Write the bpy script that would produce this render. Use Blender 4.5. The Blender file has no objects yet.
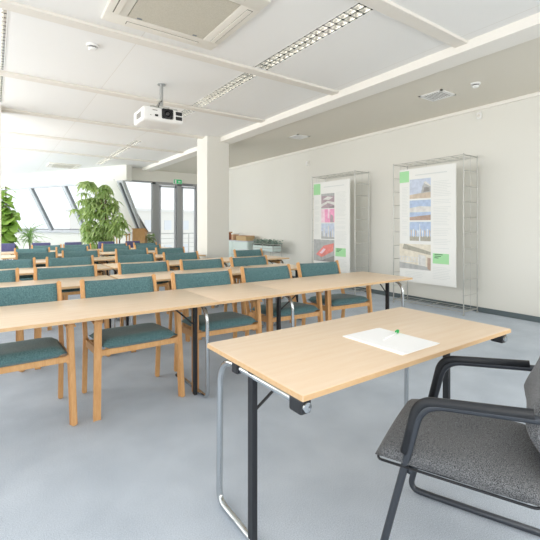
import bpy, bmesh, math, random
from mathutils import Vector, Matrix
R = math.radians
PI = math.pi
sc = bpy.context.scene
col = sc.collection
random.seed(7)

# ------------------------------------------------------------------ materials
def lin(c):
    return tuple((x/12.92 if x <= 0.04045 else ((x+0.055)/1.055)**2.4) for x in [v/255. for v in c]) + (1.,)

def mat(name, rgb, rough=0.6, metal=0.0, spec=0.5, noise=None, bump=None, rgb2=None, emit=None, estr=0, sheen=0, transl=None):
    m = bpy.data.materials.new(name); m.use_nodes = True
    nt = m.node_tree; n = nt.nodes; l = nt.links
    b = n['Principled BSDF']
    b.inputs['Base Color'].default_value = lin(rgb)
    b.inputs['Roughness'].default_value = rough
    b.inputs['Metallic'].default_value = metal
    b.inputs['Specular IOR Level'].default_value = spec
    if sheen: b.inputs['Sheen Weight'].default_value = sheen
    if emit:
        b.inputs['Emission Color'].default_value = lin(emit); b.inputs['Emission Strength'].default_value = estr
    tc = n.new('ShaderNodeTexCoord')
    if noise:
        scl, det, stretch = noise
        mp = n.new('ShaderNodeMapping'); mp.inputs['Scale'].default_value = stretch
        nz = n.new('ShaderNodeTexNoise'); nz.inputs['Scale'].default_value = scl; nz.inputs['Detail'].default_value = det
        rp = n.new('ShaderNodeValToRGB')
        rp.color_ramp.elements[0].position = .3; rp.color_ramp.elements[1].position = .7
        rp.color_ramp.elements[0].color = lin(rgb); rp.color_ramp.elements[1].color = lin(rgb2 or rgb)
        l.new(tc.outputs['Object'], mp.inputs['Vector']); l.new(mp.outputs[0], nz.inputs['Vector'])
        l.new(nz.outputs['Fac'], rp.inputs['Fac']); l.new(rp.outputs['Color'], b.inputs['Base Color'])
    if bump:
        scl, st, dist = bump
        nb = n.new('ShaderNodeTexNoise'); nb.inputs['Scale'].default_value = scl; nb.inputs['Detail'].default_value = 3
        bp = n.new('ShaderNodeBump'); bp.inputs['Strength'].default_value = st; bp.inputs['Distance'].default_value = dist
        l.new(tc.outputs['Object'], nb.inputs['Vector']); l.new(nb.outputs['Fac'], bp.inputs['Height'])
        l.new(bp.outputs[0], b.inputs['Normal'])
    if transl:
        tr = n.new('ShaderNodeBsdfTranslucent'); tr.inputs['Color'].default_value = lin(transl)
        mx = n.new('ShaderNodeMixShader'); mx.inputs[0].default_value = .4
        l.new(b.outputs[0], mx.inputs[1]); l.new(tr.outputs[0], mx.inputs[2])
        l.new(mx.outputs[0], n['Material Output'].inputs['Surface'])
    return m

def wood(name, a, b_, rough, scale, stretch, spec=.4):
    """fine grain running along one axis with a few wavy cathedral figures"""
    m = mat(name, a, rough, spec=spec)
    nt = m.node_tree; n = nt.nodes; l = nt.links; b = n['Principled BSDF']
    tc = n.new('ShaderNodeTexCoord'); mp = n.new('ShaderNodeMapping'); mp.inputs['Scale'].default_value = stretch
    wv = n.new('ShaderNodeTexWave'); wv.wave_type = 'BANDS'; wv.bands_direction = 'Y'
    wv.inputs['Scale'].default_value = scale; wv.inputs['Distortion'].default_value = 9; wv.inputs['Detail'].default_value = 3
    wv.inputs['Detail Scale'].default_value = 1.1
    nz = n.new('ShaderNodeTexNoise'); nz.inputs['Scale'].default_value = scale*9; nz.inputs['Detail'].default_value = 4
    mx = n.new('ShaderNodeMath'); mx.operation = 'MULTIPLY_ADD'; mx.inputs[1].default_value = .18
    rp = n.new('ShaderNodeValToRGB'); rp.color_ramp.elements[0].position = .25; rp.color_ramp.elements[1].position = .85
    rp.color_ramp.elements[0].color = lin(a); rp.color_ramp.elements[1].color = lin(b_)
    l.new(tc.outputs['Object'], mp.inputs[0]); l.new(mp.outputs[0], wv.inputs['Vector']); l.new(mp.outputs[0], nz.inputs['Vector'])
    l.new(wv.outputs['Fac'], mx.inputs[0])
    sb = n.new('ShaderNodeMath'); sb.operation = 'MULTIPLY'; sb.inputs[1].default_value = .82
    l.new(nz.outputs['Fac'], sb.inputs[0]); l.new(sb.outputs[0], mx.inputs[2])
    l.new(mx.outputs[0], rp.inputs[0]); l.new(rp.outputs[0], b.inputs['Base Color'])
    return m

def glass_mat():
    m = bpy.data.materials.new('window_glass'); m.use_nodes = True
    nt = m.node_tree; n = nt.nodes; l = nt.links; n.remove(n['Principled BSDF'])
    t = n.new('ShaderNodeBsdfTransparent'); t.inputs[0].default_value = (.93, .96, .96, 1)
    g = n.new('ShaderNodeBsdfGlossy'); g.inputs['Roughness'].default_value = .02
    mx = n.new('ShaderNodeMixShader'); mx.inputs[0].default_value = .06
    l.new(t.outputs[0], mx.inputs[1]); l.new(g.outputs[0], mx.inputs[2]); l.new(mx.outputs[0], n['Material Output'].inputs['Surface'])
    return m

def ceiling_mat():
    m = mat('ceiling_panel_white', (243, 243, 241), .9, spec=.15)
    nt = m.node_tree; n = nt.nodes; l = nt.links; b = n['Principled BSDF']
    tc = n.new('ShaderNodeTexCoord'); mp = n.new('ShaderNodeMapping'); mp.inputs['Location'].default_value = (.1, 1.36, 0)
    br = n.new('ShaderNodeTexBrick'); br.offset = 0; br.inputs['Scale'].default_value = 1
    br.inputs['Brick Width'].default_value = 1.26; br.inputs['Row Height'].default_value = 1.76
    br.inputs['Mortar Size'].default_value = .004; br.inputs['Mortar Smooth'].default_value = .3
    br.inputs['Color1'].default_value = lin((243, 243, 241)); br.inputs['Color2'].default_value = lin((241, 241, 239))
    br.inputs['Mortar'].default_value = lin((230, 227, 221))
    l.new(tc.outputs['Object'], mp.inputs[0]); l.new(mp.outputs[0], br.inputs['Vector']); l.new(br.outputs['Color'], b.inputs['Base Color'])
    return m

def carpet_mat():
    m = mat('carpet_grey_blue', (134, 142, 150), .95, spec=.08)
    nt = m.node_tree; n = nt.nodes; l = nt.links; b = n['Principled BSDF']
    tc = n.new('ShaderNodeTexCoord')
    n1 = n.new('ShaderNodeTexNoise'); n1.inputs['Scale'].default_value = 210; n1.inputs['Detail'].default_value = 2
    n2 = n.new('ShaderNodeTexNoise'); n2.inputs['Scale'].default_value = 3.5; n2.inputs['Detail'].default_value = 5
    ad = n.new('ShaderNodeMath'); ad.operation = 'MULTIPLY_ADD'; ad.inputs[1].default_value = .7
    s = n.new('ShaderNodeMath'); s.operation = 'MULTIPLY'; s.inputs[1].default_value = .3
    rp = n.new('ShaderNodeValToRGB'); rp.color_ramp.elements[0].position = .33; rp.color_ramp.elements[1].position = .68
    rp.color_ramp.elements[0].color = lin((170, 181, 194)); rp.color_ramp.elements[1].color = lin((213, 222, 233))
    l.new(tc.outputs['Object'], n1.inputs[0]); l.new(tc.outputs['Object'], n2.inputs[0])
    l.new(n1.outputs['Fac'], ad.inputs[0]); l.new(n2.outputs['Fac'], s.inputs[0]); l.new(s.outputs[0], ad.inputs[2])
    l.new(ad.outputs[0], rp.inputs[0]); l.new(rp.outputs[0], b.inputs['Base Color'])
    bp = n.new('ShaderNodeBump'); bp.inputs['Strength'].default_value = .25; bp.inputs['Distance'].default_value = .002
    n3 = n.new('ShaderNodeTexNoise'); n3.inputs['Scale'].default_value = 260
    l.new(tc.outputs['Object'], n3.inputs[0]); l.new(n3.outputs['Fac'], bp.inputs['Height']); l.new(bp.outputs[0], b.inputs['Normal'])
    return m

M = {}
M['wall'] = mat('wall_paint', (232, 231, 224), .9, spec=.1)
M['ceil'] = ceiling_mat()
M['beam'] = mat('beam_paint', (243, 240, 233), .75, spec=.2)
M['batten'] = mat('batten_cream', (231, 227, 219), .7, spec=.2)
M['carpet'] = carpet_mat()
M['base'] = mat('baseboard_slate', (96, 108, 112), .7)
M['top'] = wood('birch_laminate', (238, 216, 190), (231, 204, 173), .36, 1.1, (.5, 4.2, 1), .5)
M['edge'] = wood('birch_edge', (226, 192, 148), (214, 174, 128), .45, 2.5, (1, 4, 6))
M['beech'] = wood('beech_wood', (226, 180, 126), (208, 154, 98), .42, 3, (5, 5, .7))
M['teal'] = mat('teal_fabric', (70, 106, 111), .95, spec=.1, noise=(150, 4, (1, 1, .6)), rgb2=(108, 142, 146), bump=(300, .4, .003), sheen=.25)
M['violet'] = mat('violet_fabric', (92, 93, 130), .95, spec=.1, noise=(120, 2, (1, 1, 1)), rgb2=(112, 112, 148))
M['char'] = mat('charcoal_fabric', (48, 50, 54), .95, spec=.1, noise=(330, 1.5, (1, 1, 1)), rgb2=(138, 140, 143), bump=(420, .4, .002), sheen=.2)
M['black'] = mat('black_steel', (34, 37, 42), .42, spec=.5)
M['blackp'] = mat('black_plastic', (40, 43, 48), .5, spec=.5)
M['frame'] = mat('anthracite_steel', (66, 71, 79), .38, spec=.6, metal=.3)
M['chrome'] = mat('chrome', (205, 209, 212), .18, metal=1)
M['satin'] = mat('satin_metal', (188, 190, 190), .35, metal=.9)
M['wire'] = mat('wire_metal', (196, 196, 192), .35, metal=.7)
M['white'] = mat('white_plastic', (240, 240, 238), .45)
M['grille'] = mat('grille_beige', (196, 191, 176), .8, noise=(90, 1, (1, 1, 1)), rgb2=(206, 201, 187))
M['ac'] = mat('ac_panel_cream', (232, 228, 218), .5)
M['slot'] = mat('vent_slot', (120, 116, 106), .8)
M['dark'] = mat('dark_slot', (26, 27, 30), .5)
M['lens'] = mat('lens_glass', (24, 24, 30), .08, spec=.9)
M['paper'] = mat('poster_paper', (240, 241, 238), .6)
M['sheet'] = mat('white_paper', (250, 250, 250), .7)
M['green'] = mat('poster_green', (172, 228, 172), .6)
M['texts'] = mat('printed_grey', (222, 226, 224), .7)
M['textd'] = mat('printed_dark', (70, 120, 84), .7)
M['clip'] = mat('green_plastic', (40, 178, 92), .4)
M['gframe'] = mat('grey_door_frame', (168, 170, 172), .5, metal=.2)
M['gasket'] = mat('dark_gasket', (132, 136, 141), .6)
M['wframe'] = mat('white_window_frame', (198, 202, 207), .5)
M['glass'] = glass_mat()
M['leaf'] = mat('leaf_green', (110, 140, 88), .45, noise=(5, 2, (1, 1, 1)), rgb2=(194, 210, 150), transl=(200, 222, 134))
M['leaf2'] = mat('leaf_round_green', (104, 142, 62), .4, noise=(5, 2, (1, 1, 1)), rgb2=(166, 192, 104), transl=(176, 210, 100))
M['leaf3'] = mat('leaf_pale', (130, 164, 104), .5, noise=(6, 2, (1, 1, 1)), rgb2=(170, 196, 140), transl=(180, 210, 140))
M['leaf4'] = mat('leaf_grey_green', (124, 150, 138), .6, noise=(9, 2, (1, 1, 1)), rgb2=(160, 180, 168))
M['bark'] = mat('bark', (132, 108, 80), .8, noise=(20, 3, (1, 1, .2)), rgb2=(100, 80, 60))
M['pot'] = mat('pot_white', (225, 224, 218), .5)
M['soil'] = mat('soil', (70, 56, 44), .95, bump=(40, .6, .02))
M['mint'] = mat('mint_panel', (214, 228, 224), .5)
M['basket'] = mat('basket_weave', (206, 180, 138), .8, noise=(60, 2, (1, 1, 4)), rgb2=(176, 148, 108))
M['brown'] = mat('brown_cover', (158, 98, 68), .6)
M['orange'] = mat('tan_cover', (198, 160, 128), .6)
M['pole'] = mat('dark_red_wood', (112, 66, 56), .5)
M['tube'] = mat('lamp_tube', (255, 250, 240), .5, emit=(255, 250, 240), estr=3.0)
M['terrace'] = mat('terrace_slabs', (196, 196, 192), .9, noise=(2, 2, (1, 1, 1)), rgb2=(206, 206, 202))
M['render'] = mat('pale_render', (228, 226, 220), .9)
M['wpane'] = mat('far_window', (216, 220, 224), .3)
for nm, c in dict(sky=(176, 190, 214), skyp=(222, 228, 236), tan=(186, 164, 140), grey=(150, 152, 152), dgrey=(104, 102, 100), pink=(232, 130, 178),
                  lpink=(244, 196, 214), red=(222, 96, 86), mauve=(150, 124, 136), cream=(214, 206, 184), lgrey=(206, 206, 202), olive=(138, 134, 116), blue=(150, 176, 214), brownp=(150, 118, 96)).items():
    c = tuple(int(v*.72+232*.28) for v in c)
    M['p_'+nm] = mat('print_'+nm, c, .6, noise=(14, 4, (1, 1, 1)), rgb2=tuple(min(255, v+22) for v in c))

# ------------------------------------------------------------------ mesh tools
class MB:
    def __init__(s): s.bm = bmesh.new(); s.mi = 0
    def _face(s, vs):
        try:
            f = s.bm.faces.new(vs); f.material_index = s.mi; return f
        except ValueError: return None
    def box(s, x0, x1, y0, y1, z0, z1, bev=0, seg=2, rot=None, loc=None):
        t = bmesh.new(); bmesh.ops.create_cube(t, size=1)
        for v in t.verts: v.co = Vector(((x0+x1)/2+v.co.x*(x1-x0), (y0+y1)/2+v.co.y*(y1-y0), (z0+z1)/2+v.co.z*(z1-z0)))
        if bev: bmesh.ops.bevel(t, geom=list(t.edges), offset=bev, segments=seg, profile=.5, affect='EDGES')
        s._merge(t, rot, loc); return s
    def _merge(s, t, rot=None, loc=None):
        mp = {}
        for v in t.verts:
            c = v.co.copy()
            if rot is not None: c = rot @ c
            if loc is not None: c = c + Vector(loc)
            mp[v] = s.bm.verts.new(c)
        for f in t.faces:
            s._face([mp[v] for v in f.verts])
        t.free()
    def bar(s, a, b, w, d, up=(0, 0, 1), bev=0, w2=None, d2=None):
        """rectangular bar from a to b, w across, d along the up direction; may taper"""
        a = Vector(a); b = Vector(b); z = (b-a).normalized(); u = Vector(up)
        x = u.cross(z)
        if x.length < 1e-4: x = Vector((1, 0, 0)).cross(z)
        x.normalize(); y = z.cross(x)
        t = bmesh.new(); bmesh.ops.create_cube(t, size=1)
        w2 = w2 or w; d2 = d2 or d
        for v in t.verts:
            e = v.co.z+.5; ww = w+(w2-w)*e; dd = d+(d2-d)*e
            v.co = a+(b-a)*e + x*(v.co.x*ww)+y*(v.co.y*dd)
        if bev: bmesh.ops.bevel(t, geom=list(t.edges), offset=bev, segments=2, affect='EDGES')
        s._merge(t); return s
    def tube(s, pts, r, n=10, bendr=0, bs=6, flat=None):
        pts = [Vector(p) for p in pts]
        if bendr:
            q = [pts[0]]
            for i in range(1, len(pts)-1):
                p = pts[i]; a = pts[i-1]-p; c = pts[i+1]-p
                br = min(bendr[i-1] if isinstance(bendr, tuple) else bendr, a.length*.49, c.length*.49)
                A = p+a.normalized()*br; C = p+c.normalized()*br
                for k in range(bs+1):
                    t = k/bs; q.append(A*(1-t)**2+p*2*t*(1-t)+C*t*t)
            q.append(pts[-1]); pts = q
        rs = r if isinstance(r, (list, tuple)) else None
        rings = []; nrm = None
        for i, p in enumerate(pts):
            tg = (pts[min(i+1, len(pts)-1)]-pts[max(i-1, 0)]).normalized()
            if nrm is None:
                nrm = tg.orthogonal().normalized() if flat is None else (Vector(flat)-tg*Vector(flat).dot(tg)).normalized()
            else:
                nrm = (nrm-tg*nrm.dot(tg)).normalized()
            bn = tg.cross(nrm)
            rr = rs[min(len(rs)-1, int(i*len(rs)/len(pts)))] if rs else r
            rb = rr
            rings.append([s.bm.verts.new(p+nrm*math.cos(2*PI*k/n)*rr+bn*math.sin(2*PI*k/n)*rb) for k in range(n)])
        for i in range(len(rings)-1):
            for k in range(n):
                s._face([rings[i][k], rings[i][(k+1) % n], rings[i+1][(k+1) % n], rings[i+1][k]])
        s._face(list(reversed(rings[0]))); s._face(rings[-1]); return s
    def lathe(s, prof, c=(0, 0, 0), n=20, axis='z'):
        rings = []
        for r, z in prof:
            ring = []
            for k in range(n):
                a = 2*PI*k/n; x, y = r*math.cos(a), r*math.sin(a)
                v = {'z': (x, y, z), 'y': (x, z, y), 'x': (z, x, y)}[axis]
                ring.append(s.bm.verts.new(Vector(v)+Vector(c)))
            rings.append(ring)
        for i in range(len(rings)-1):
            for k in range(n): s._face([rings[i][k], rings[i][(k+1) % n], rings[i+1][(k+1) % n], rings[i+1][k]])
        s._face(list(reversed(rings[0]))); s._face(rings[-1]); return s
    def poly(s, pts, mi=None):
        if mi is not None: s.mi = mi
        s._face([s.bm.verts.new(Vector(p)) for p in pts]); return s
    def prism(s, pts, d):
        """polygon extruded by vector d"""
        a = [s.bm.verts.new(Vector(p)) for p in pts]; b = [s.bm.verts.new(Vector(p)+Vector(d)) for p in pts]
        s._face(list(reversed(a))); s._face(b)
        for i in range(len(a)):
            j = (i+1) % len(a); s._face([a[i], a[j], b[j], b[i]])
        return s
    def build(s, name, m, parent=None, smooth=False, **props):
        if s.bm.faces: bmesh.ops.recalc_face_normals(s.bm, faces=s.bm.faces)
        me = bpy.data.meshes.new(name); s.bm.to_mesh(me); s.bm.free()
        for q in (m if isinstance(m, list) else [m]): me.materials.append(q)
        if smooth:
            for p in me.polygons: p.use_smooth = True
            if smooth != 'all': me.set_sharp_from_angle(angle=R(40))
        o = bpy.data.objects.new(name, me); col.objects.link(o)
        if parent: o.parent = parent
        for k, v in props.items(): o[k] = v
        return o

def tag(o, label, cat, group=None, kind=None):
    o['label'] = label; o['category'] = cat
    if group: o['group'] = group
    if kind: o['kind'] = kind
    return o
def empty(name, loc=(0, 0, 0), rz=0, label=None, cat=None, group=None):
    o = bpy.data.objects.new(name, None); o.empty_display_size = .1; col.objects.link(o)
    o.location = loc; o.rotation_euler = (0, 0, rz)
    if label: tag(o, label, cat, group)
    return o
def copy_tree(o, parent=None):
    c = o.copy(); col.objects.link(c)
    if parent: c.parent = parent
    for ch in list(o.children): copy_tree(ch, c)
    return c
def struct(mb, name, m, parent=None, **k):
    o = mb.build(name, m, parent, **k)
    if not parent: o['kind'] = 'structure'
    return o

# ------------------------------------------------------------------ room measures
CZ, CZ2, CAMZ = 3.10, 3.055, 1.28
WX, EY = 5.92, 12.4          # right wall, end wall
LX, BY = -2.2, -2.6          # left wall, wall behind the camera
T = Vector((-.485, .875, 0)); N_OUT = Vector((.875, .485, 0))
P0 = Vector((2.46, 15.07, 0)); LEAN = Vector((-.74, -.41, 0))
ZS, ZT = 1.05, 2.64
def fac(k, z):               # point on the window wall at k metres along it and height z
    p = P0+T*k
    e = 0 if z <= ZS else (min(z, ZT)-ZS)/(ZT-ZS)
    p = p+LEAN*e; p.z = z; return p
KE = 9.4                     # far end of the window wall
K0 = -3.05                   # its corner with the end wall

fl = MB(); fe = fac(KE, 0)
fl.prism([(LX, BY, 0), (WX, BY, 0), (WX, EY, 0), (LX, EY, 0)], (0, 0, -.12))
fl.prism([(LX, EY, 0), (3.94, EY, 0), (fe.x, fe.y, 0), (LX, fe.y, 0)], (0, 0, -.12))
struct(fl, 'floor', M['carpet'])
tk = fac(KE, ZT)
SEGS = [(2.19, 3.78), (3.95, 5.54), (5.71, 6.85), (8.45, 9.06), (9.23, 10.82), (10.99, 12.38)]
SEGL = [(2.19, 3.78), (3.95, 5.54), (5.71, 7.0)]
ce = MB()
def strip(x0, x1, holes):        # ceiling strip with openings for the recessed lamps
    y = BY
    for a, b in holes+[(EY, None)]:
        ce.box(x0, x1, y, a, CZ, CZ+.15)
        y = b
for x0, x1, hs in ((LX, -.10, []), (-.10, .10, SEGL), (.10, 2.42, []), (2.42, 2.62, SEGS), (2.62, 3.94, [])): strip(x0, x1, hs)
ce.prism([(LX, EY, CZ), (2.97, EY, CZ), (tk.x, tk.y, CZ), (LX, tk.y, CZ)], (0, 0, .15))
struct(ce, 'ceiling', M['ceil'])
c2 = MB(); c2.box(3.94, WX, BY, EY, CZ2, CZ+.15); struct(c2, 'ceiling_right', mat('ceiling_right_paint', (228, 223, 211), .9, spec=.1))
w = MB(); w.box(WX, WX+.2, BY, EY+.2, -.12, CZ+.15); struct(w, 'wall_right', M['wall'])
# left wall with a long band of windows (beside and beyond the camera's left)
w = MB(); w.box(LX-.2, LX, BY, fe.y, -.12, .8); w.box(LX-.2, LX, BY, fe.y, 2.75, CZ+.15)
for y in (BY, 0.2, 3.2, 6.2, 9.2, 12.2, 15.2, 18.2, 21.2): w.box(LX-.2, LX, y, y+.3, .8, 2.75)
struct(w, 'wall_left', M['wall'])
w = MB(); w.box(LX-.2, WX+.2, BY-.2, BY, -.12, .8); w.box(LX-.2, WX+.2, BY-.2, BY, 2.75, CZ+.15)
for x in (LX-.2, .4, 3.0, 5.72): w.box(x, x+.4, BY-.2, BY, .8, 2.75)  # openings added in the unseen rear wall to let fill light in
struct(w, 'wall_back', M['wall'])
b = MB(); b.box(WX-.015, WX, BY, EY, 0, .075, bev=.003); struct(b, 'baseboard_right', M['base'])
b = MB(); b.box(WX-.04, WX, BY, EY, CZ2-.05, CZ2, bev=.008); struct(b, 'trim_right', M['beam'])
b = MB(); b.box(3.80, 4.08, BY, EY, 3.005, CZ+.01, bev=.004); struct(b, 'trim_1', M['beam'])
# cross battens on the main ceiling
for i, y in enumerate([-1.48, .28, 2.04, 3.80, 5.56, 7.32, 9.08, 10.84]):
    b = MB(); b.box(LX, 3.81, y, y+.13, CZ-.028, CZ+.01, bev=.004); struct(b, 'trim_%d' % (i+2), M['batten'])
# columns
for nm, (x0, x1) in (('column', (3.50, 4.0)), ('column', (-.41, .09))):
    c = MB(); c.box(x0, x1, 7.18, 7.66, 0, CZ+.02, bev=.006)
    o = struct(c, nm, M['wall']); 

# ------------------------------------------------------------------ sloping window wall
w = MB()
w.prism([fac(K0, -.12), fac(KE, -.12), fac(KE, ZS), fac(K0, ZS)], N_OUT*.2)
w.prism([fac(K0-.02, ZT), fac(KE, ZT), fac(KE, ZT)+Vector((0, 0, CZ-ZT+.15)), fac(K0-.02, ZT)+Vector((0, 0, CZ-ZT+.15))], N_OUT*.2)
w.prism([fac(-2.72, ZS), fac(-1.62, ZS), fac(-1.62, ZT), fac(-2.72, ZT)], N_OUT*.18)
struct(w, 'wall_window_side', M['wall'])
s = MB(); s.prism([fac(K0+.1, ZS), fac(KE, ZS), fac(KE, ZS)-N_OUT*.16, fac(K0+.1, ZS)-N_OUT*.16], (0, 0, .03)); struct(s, 'trim_10', M['wframe'])
ks = [-2.95, -2.72, -1.62, -.30, 1.43, 3.35, 5.2, 7.2, KE]
wi = 0
for a, c in zip(ks[:-1], ks[1:]):
    if abs(a+2.72) < .01: continue
    wi += 1
    fr = MB(); e = .06
    for k in (a, c):
        A, B = fac(k, ZS+.03), fac(k, ZT); sgn = 1 if k == a else -1
        A = A+T*sgn*e/2; B = B+T*sgn*e/2
        fr.bar(A, B, e, .10, up=tuple(N_OUT))
    for z in (ZS+.05, ZT-.03):
        fr.bar(fac(a, z), fac(c, z), .10, .06, up=(0, 0, 1))
    f = struct(fr, 'window_%d' % wi, M['wframe'])
    gk = MB()
    for k, sg in ((a, 1), (c, -1)):
        A, B = fac(k, ZS+.08)+T*sg*(e+.02), fac(k, ZT-.06)+T*sg*(e+.02)
        gk.bar(A, B, .028, .07, up=tuple(N_OUT))
    gk.build('gasket', M['gasket'], f)
    g = MB(); g.bar(fac(a+.1, ZS+.11), fac(c-.1, ZS+.11), .05, .04); g.build('gasket', M['gasket'], f)
    g = MB(); g.poly([fac(a+e, ZS+.08)+N_OUT*.02, fac(c-e, ZS+.08)+N_OUT*.02, fac(c-e, ZT-.06)+N_OUT*.02, fac(a+e, ZT-.06)+N_OUT*.02])
    g.build('pane', M['glass'], f)

# ------------------------------------------------------------------ end wall with the terrace door
w = MB()
w.box(2.99, WX, EY, EY+.2, 2.70, CZ+.15)
w.box(5.72, WX, EY, EY+.2, 0, 2.72)
w.prism([(3.94, EY, 0), (4.13, EY, 0), (4.13, EY, ZS), (3.94, EY, ZS)], (0, .2, 0))
struct(w, 'wall_end', M['wall'])
tw = MB()     # triangular fixed light beside the door
tw.bar((3.93, EY+.05, ZS), (2.98, EY+.05, 2.70), .07, .1, up=(0, 1, 0))
tw.bar((3.90, EY+.05, ZS+.02), (4.13, EY+.05, ZS+.02), .1, .05)
tw.bar((3.0, EY+.05, 2.68), (4.13, EY+.05, 2.68), .1, .05)
f = struct(tw, 'window_9', M['gframe'])
g = MB(); g.bar((3.99, EY+.05, ZS+.04), (3.06, EY+.05, 2.66), .035, .11, up=(0, 1, 0)); g.build('gasket', M['gasket'], f)
g = MB(); g.poly([(3.97, EY+.08, ZS+.04), (4.12, EY+.08, ZS+.04), (4.12, EY+.08, 2.66), (3.05, EY+.08, 2.66)]); g.build('pane', M['glass'], f)
d = MB()      # door frame
d.box(4.13, 4.24, EY+.0, EY+.14, 0, 2.70, bev=.006); d.box(4.24, 4.36, EY+.03, EY+.12, 0, 2.70, bev=.006)
d.box(4.95, 5.12, EY+.0, EY+.14, 0, 2.70, bev=.006)
d.box(5.66, 5.74, EY+.0, EY+.14, 0, 2.70, bev=.006)
d.box(4.13, 5.74, EY+.0, EY+.14, 2.62, 2.70)
f = struct(d, 'door_1', M['gframe'])
for x0, x1 in ((4.38, 4.93), (5.14, 5.64)):
    lf = MB(); lf.box(x0, x0+.045, EY+.04, EY+.1, .02, 2.6); lf.box(x1-.045, x1, EY+.04, EY+.1, .02, 2.6)
    lf.box(x0, x1, EY+.04, EY+.1, .02, .16); lf.box(x0, x1, EY+.04, EY+.1, 2.54, 2.6)
    l_ = lf.build('door_leaf', M['wframe'], f)
    g = MB(); g.poly([(x0+.04, EY+.07, .15), (x1-.04, EY+.07, .15), (x1-.04, EY+.07, 2.55), (x0+.04, EY+.07, 2.55)]); g.build('pane', M['glass'], l_)
hd = MB(); hd.tube([(5.17, EY+.04, 1.02), (5.17, EY-.03, 1.02), (5.28, EY-.03, 1.02)], .009, 8, .015); hd.build('door_handle', M['satin'], f, smooth=True)
cl = MB(); cl.box(5.16, 5.5, EY-.04, EY+.02, 2.63, 2.69, bev=.005); cl.build('door_closer', M['gasket'], f)

# exit sign above the door
t = empty('exit_sign', (4.95, EY-.05, 2.735), 0, 'small green and white emergency exit sign fixed above the terrace door', 'sign')
m_ = MB(); m_.box(-.15, .15, -.02, .03, -.075, .085, bev=.004); m_.build('housing', M['white'], t)
m_ = MB(); m_.box(-.138, .138, -.024, -.018, -.062, .072); m_.build('green_panel', mat('sign_green', (60, 170, 110), .4, emit=(60, 190, 120), estr=.35), t)
m_ = MB(); m_.prism([(.012, -.028, .002), (.05, -.028, .04), (.05, -.028, .012), (.10, -.028, .012), (.10, -.028, -.008), (.05, -.028, -.008), (.05, -.028, -.036)], (0, .005, 0))
m_.build('arrow', M['white'], t)
m_ = MB(); m_.box(-.105, -.05, -.028, -.022, -.055, .06); m_.build('door_symbol', M['white'], t)

# terrace outside
m_ = MB(); m_.box(3.2, 12, EY+.2, 19, -.2, -.08); o = struct(m_, 'terrace', M['terrace'])
t = empty('terrace_railing', (0, 17.0, -.08), 0, 'pale metal terrace railing standing outside the glass door', 'railing')
m_ = MB(); m_.box(4.4, 11.8, -.03, .03, 1.0, 1.05, bev=.01); m_.build('top_rail', M['wire'], t)
for x in (4.45, 5.9, 7.35, 8.8, 10.25, 11.7):
    m_ = MB(); m_.box(x-.02, x+.02, -.02, .02, 0, 1.0); m_.build('post', M['wire'], t)
for z in (.2, .4, .6, .8):
    m_ = MB(); m_.tube([(4.4, 0, z), (11.8, 0, z)], .01, 6); m_.build('rail', M['wire'], t)
def far_building(x, y, z0, w_, d_, h_, nx, nz, label):
    t = empty('apartment_building', (x, y, z0), R(20), label, 'building', 'pale buildings across the terrace')
    m_ = MB(); m_.box(-w_/2, w_/2, -d_/2, d_/2, 0, h_); m_.build('wall', M['render'], t)
    m_ = MB(); m_.box(-w_/2-.4, w_/2+.4, -d_/2-.4, d_/2+.4, h_, h_+.35); m_.build('roof', M['p_lgrey'], t)
    for i in range(nx):
        for j in range(nz):
            X = -w_/2+w_*(i+.5)/nx; Z = h_*(j+.45)/nz
            q = MB(); q.box(X-.7, X+.7, -d_/2-.06, -d_/2+.05, Z-.7, Z+.8); q.build('window', M['wpane'], t)
far_building(22, 66, -12, 22, 12, 15.5, 6, 4, 'pale flat-roofed block seen through the sloping windows')
far_building(44, 74, -12, 16, 12, 14.0, 5, 4, 'pale flat-roofed block seen through the glass door')

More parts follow.
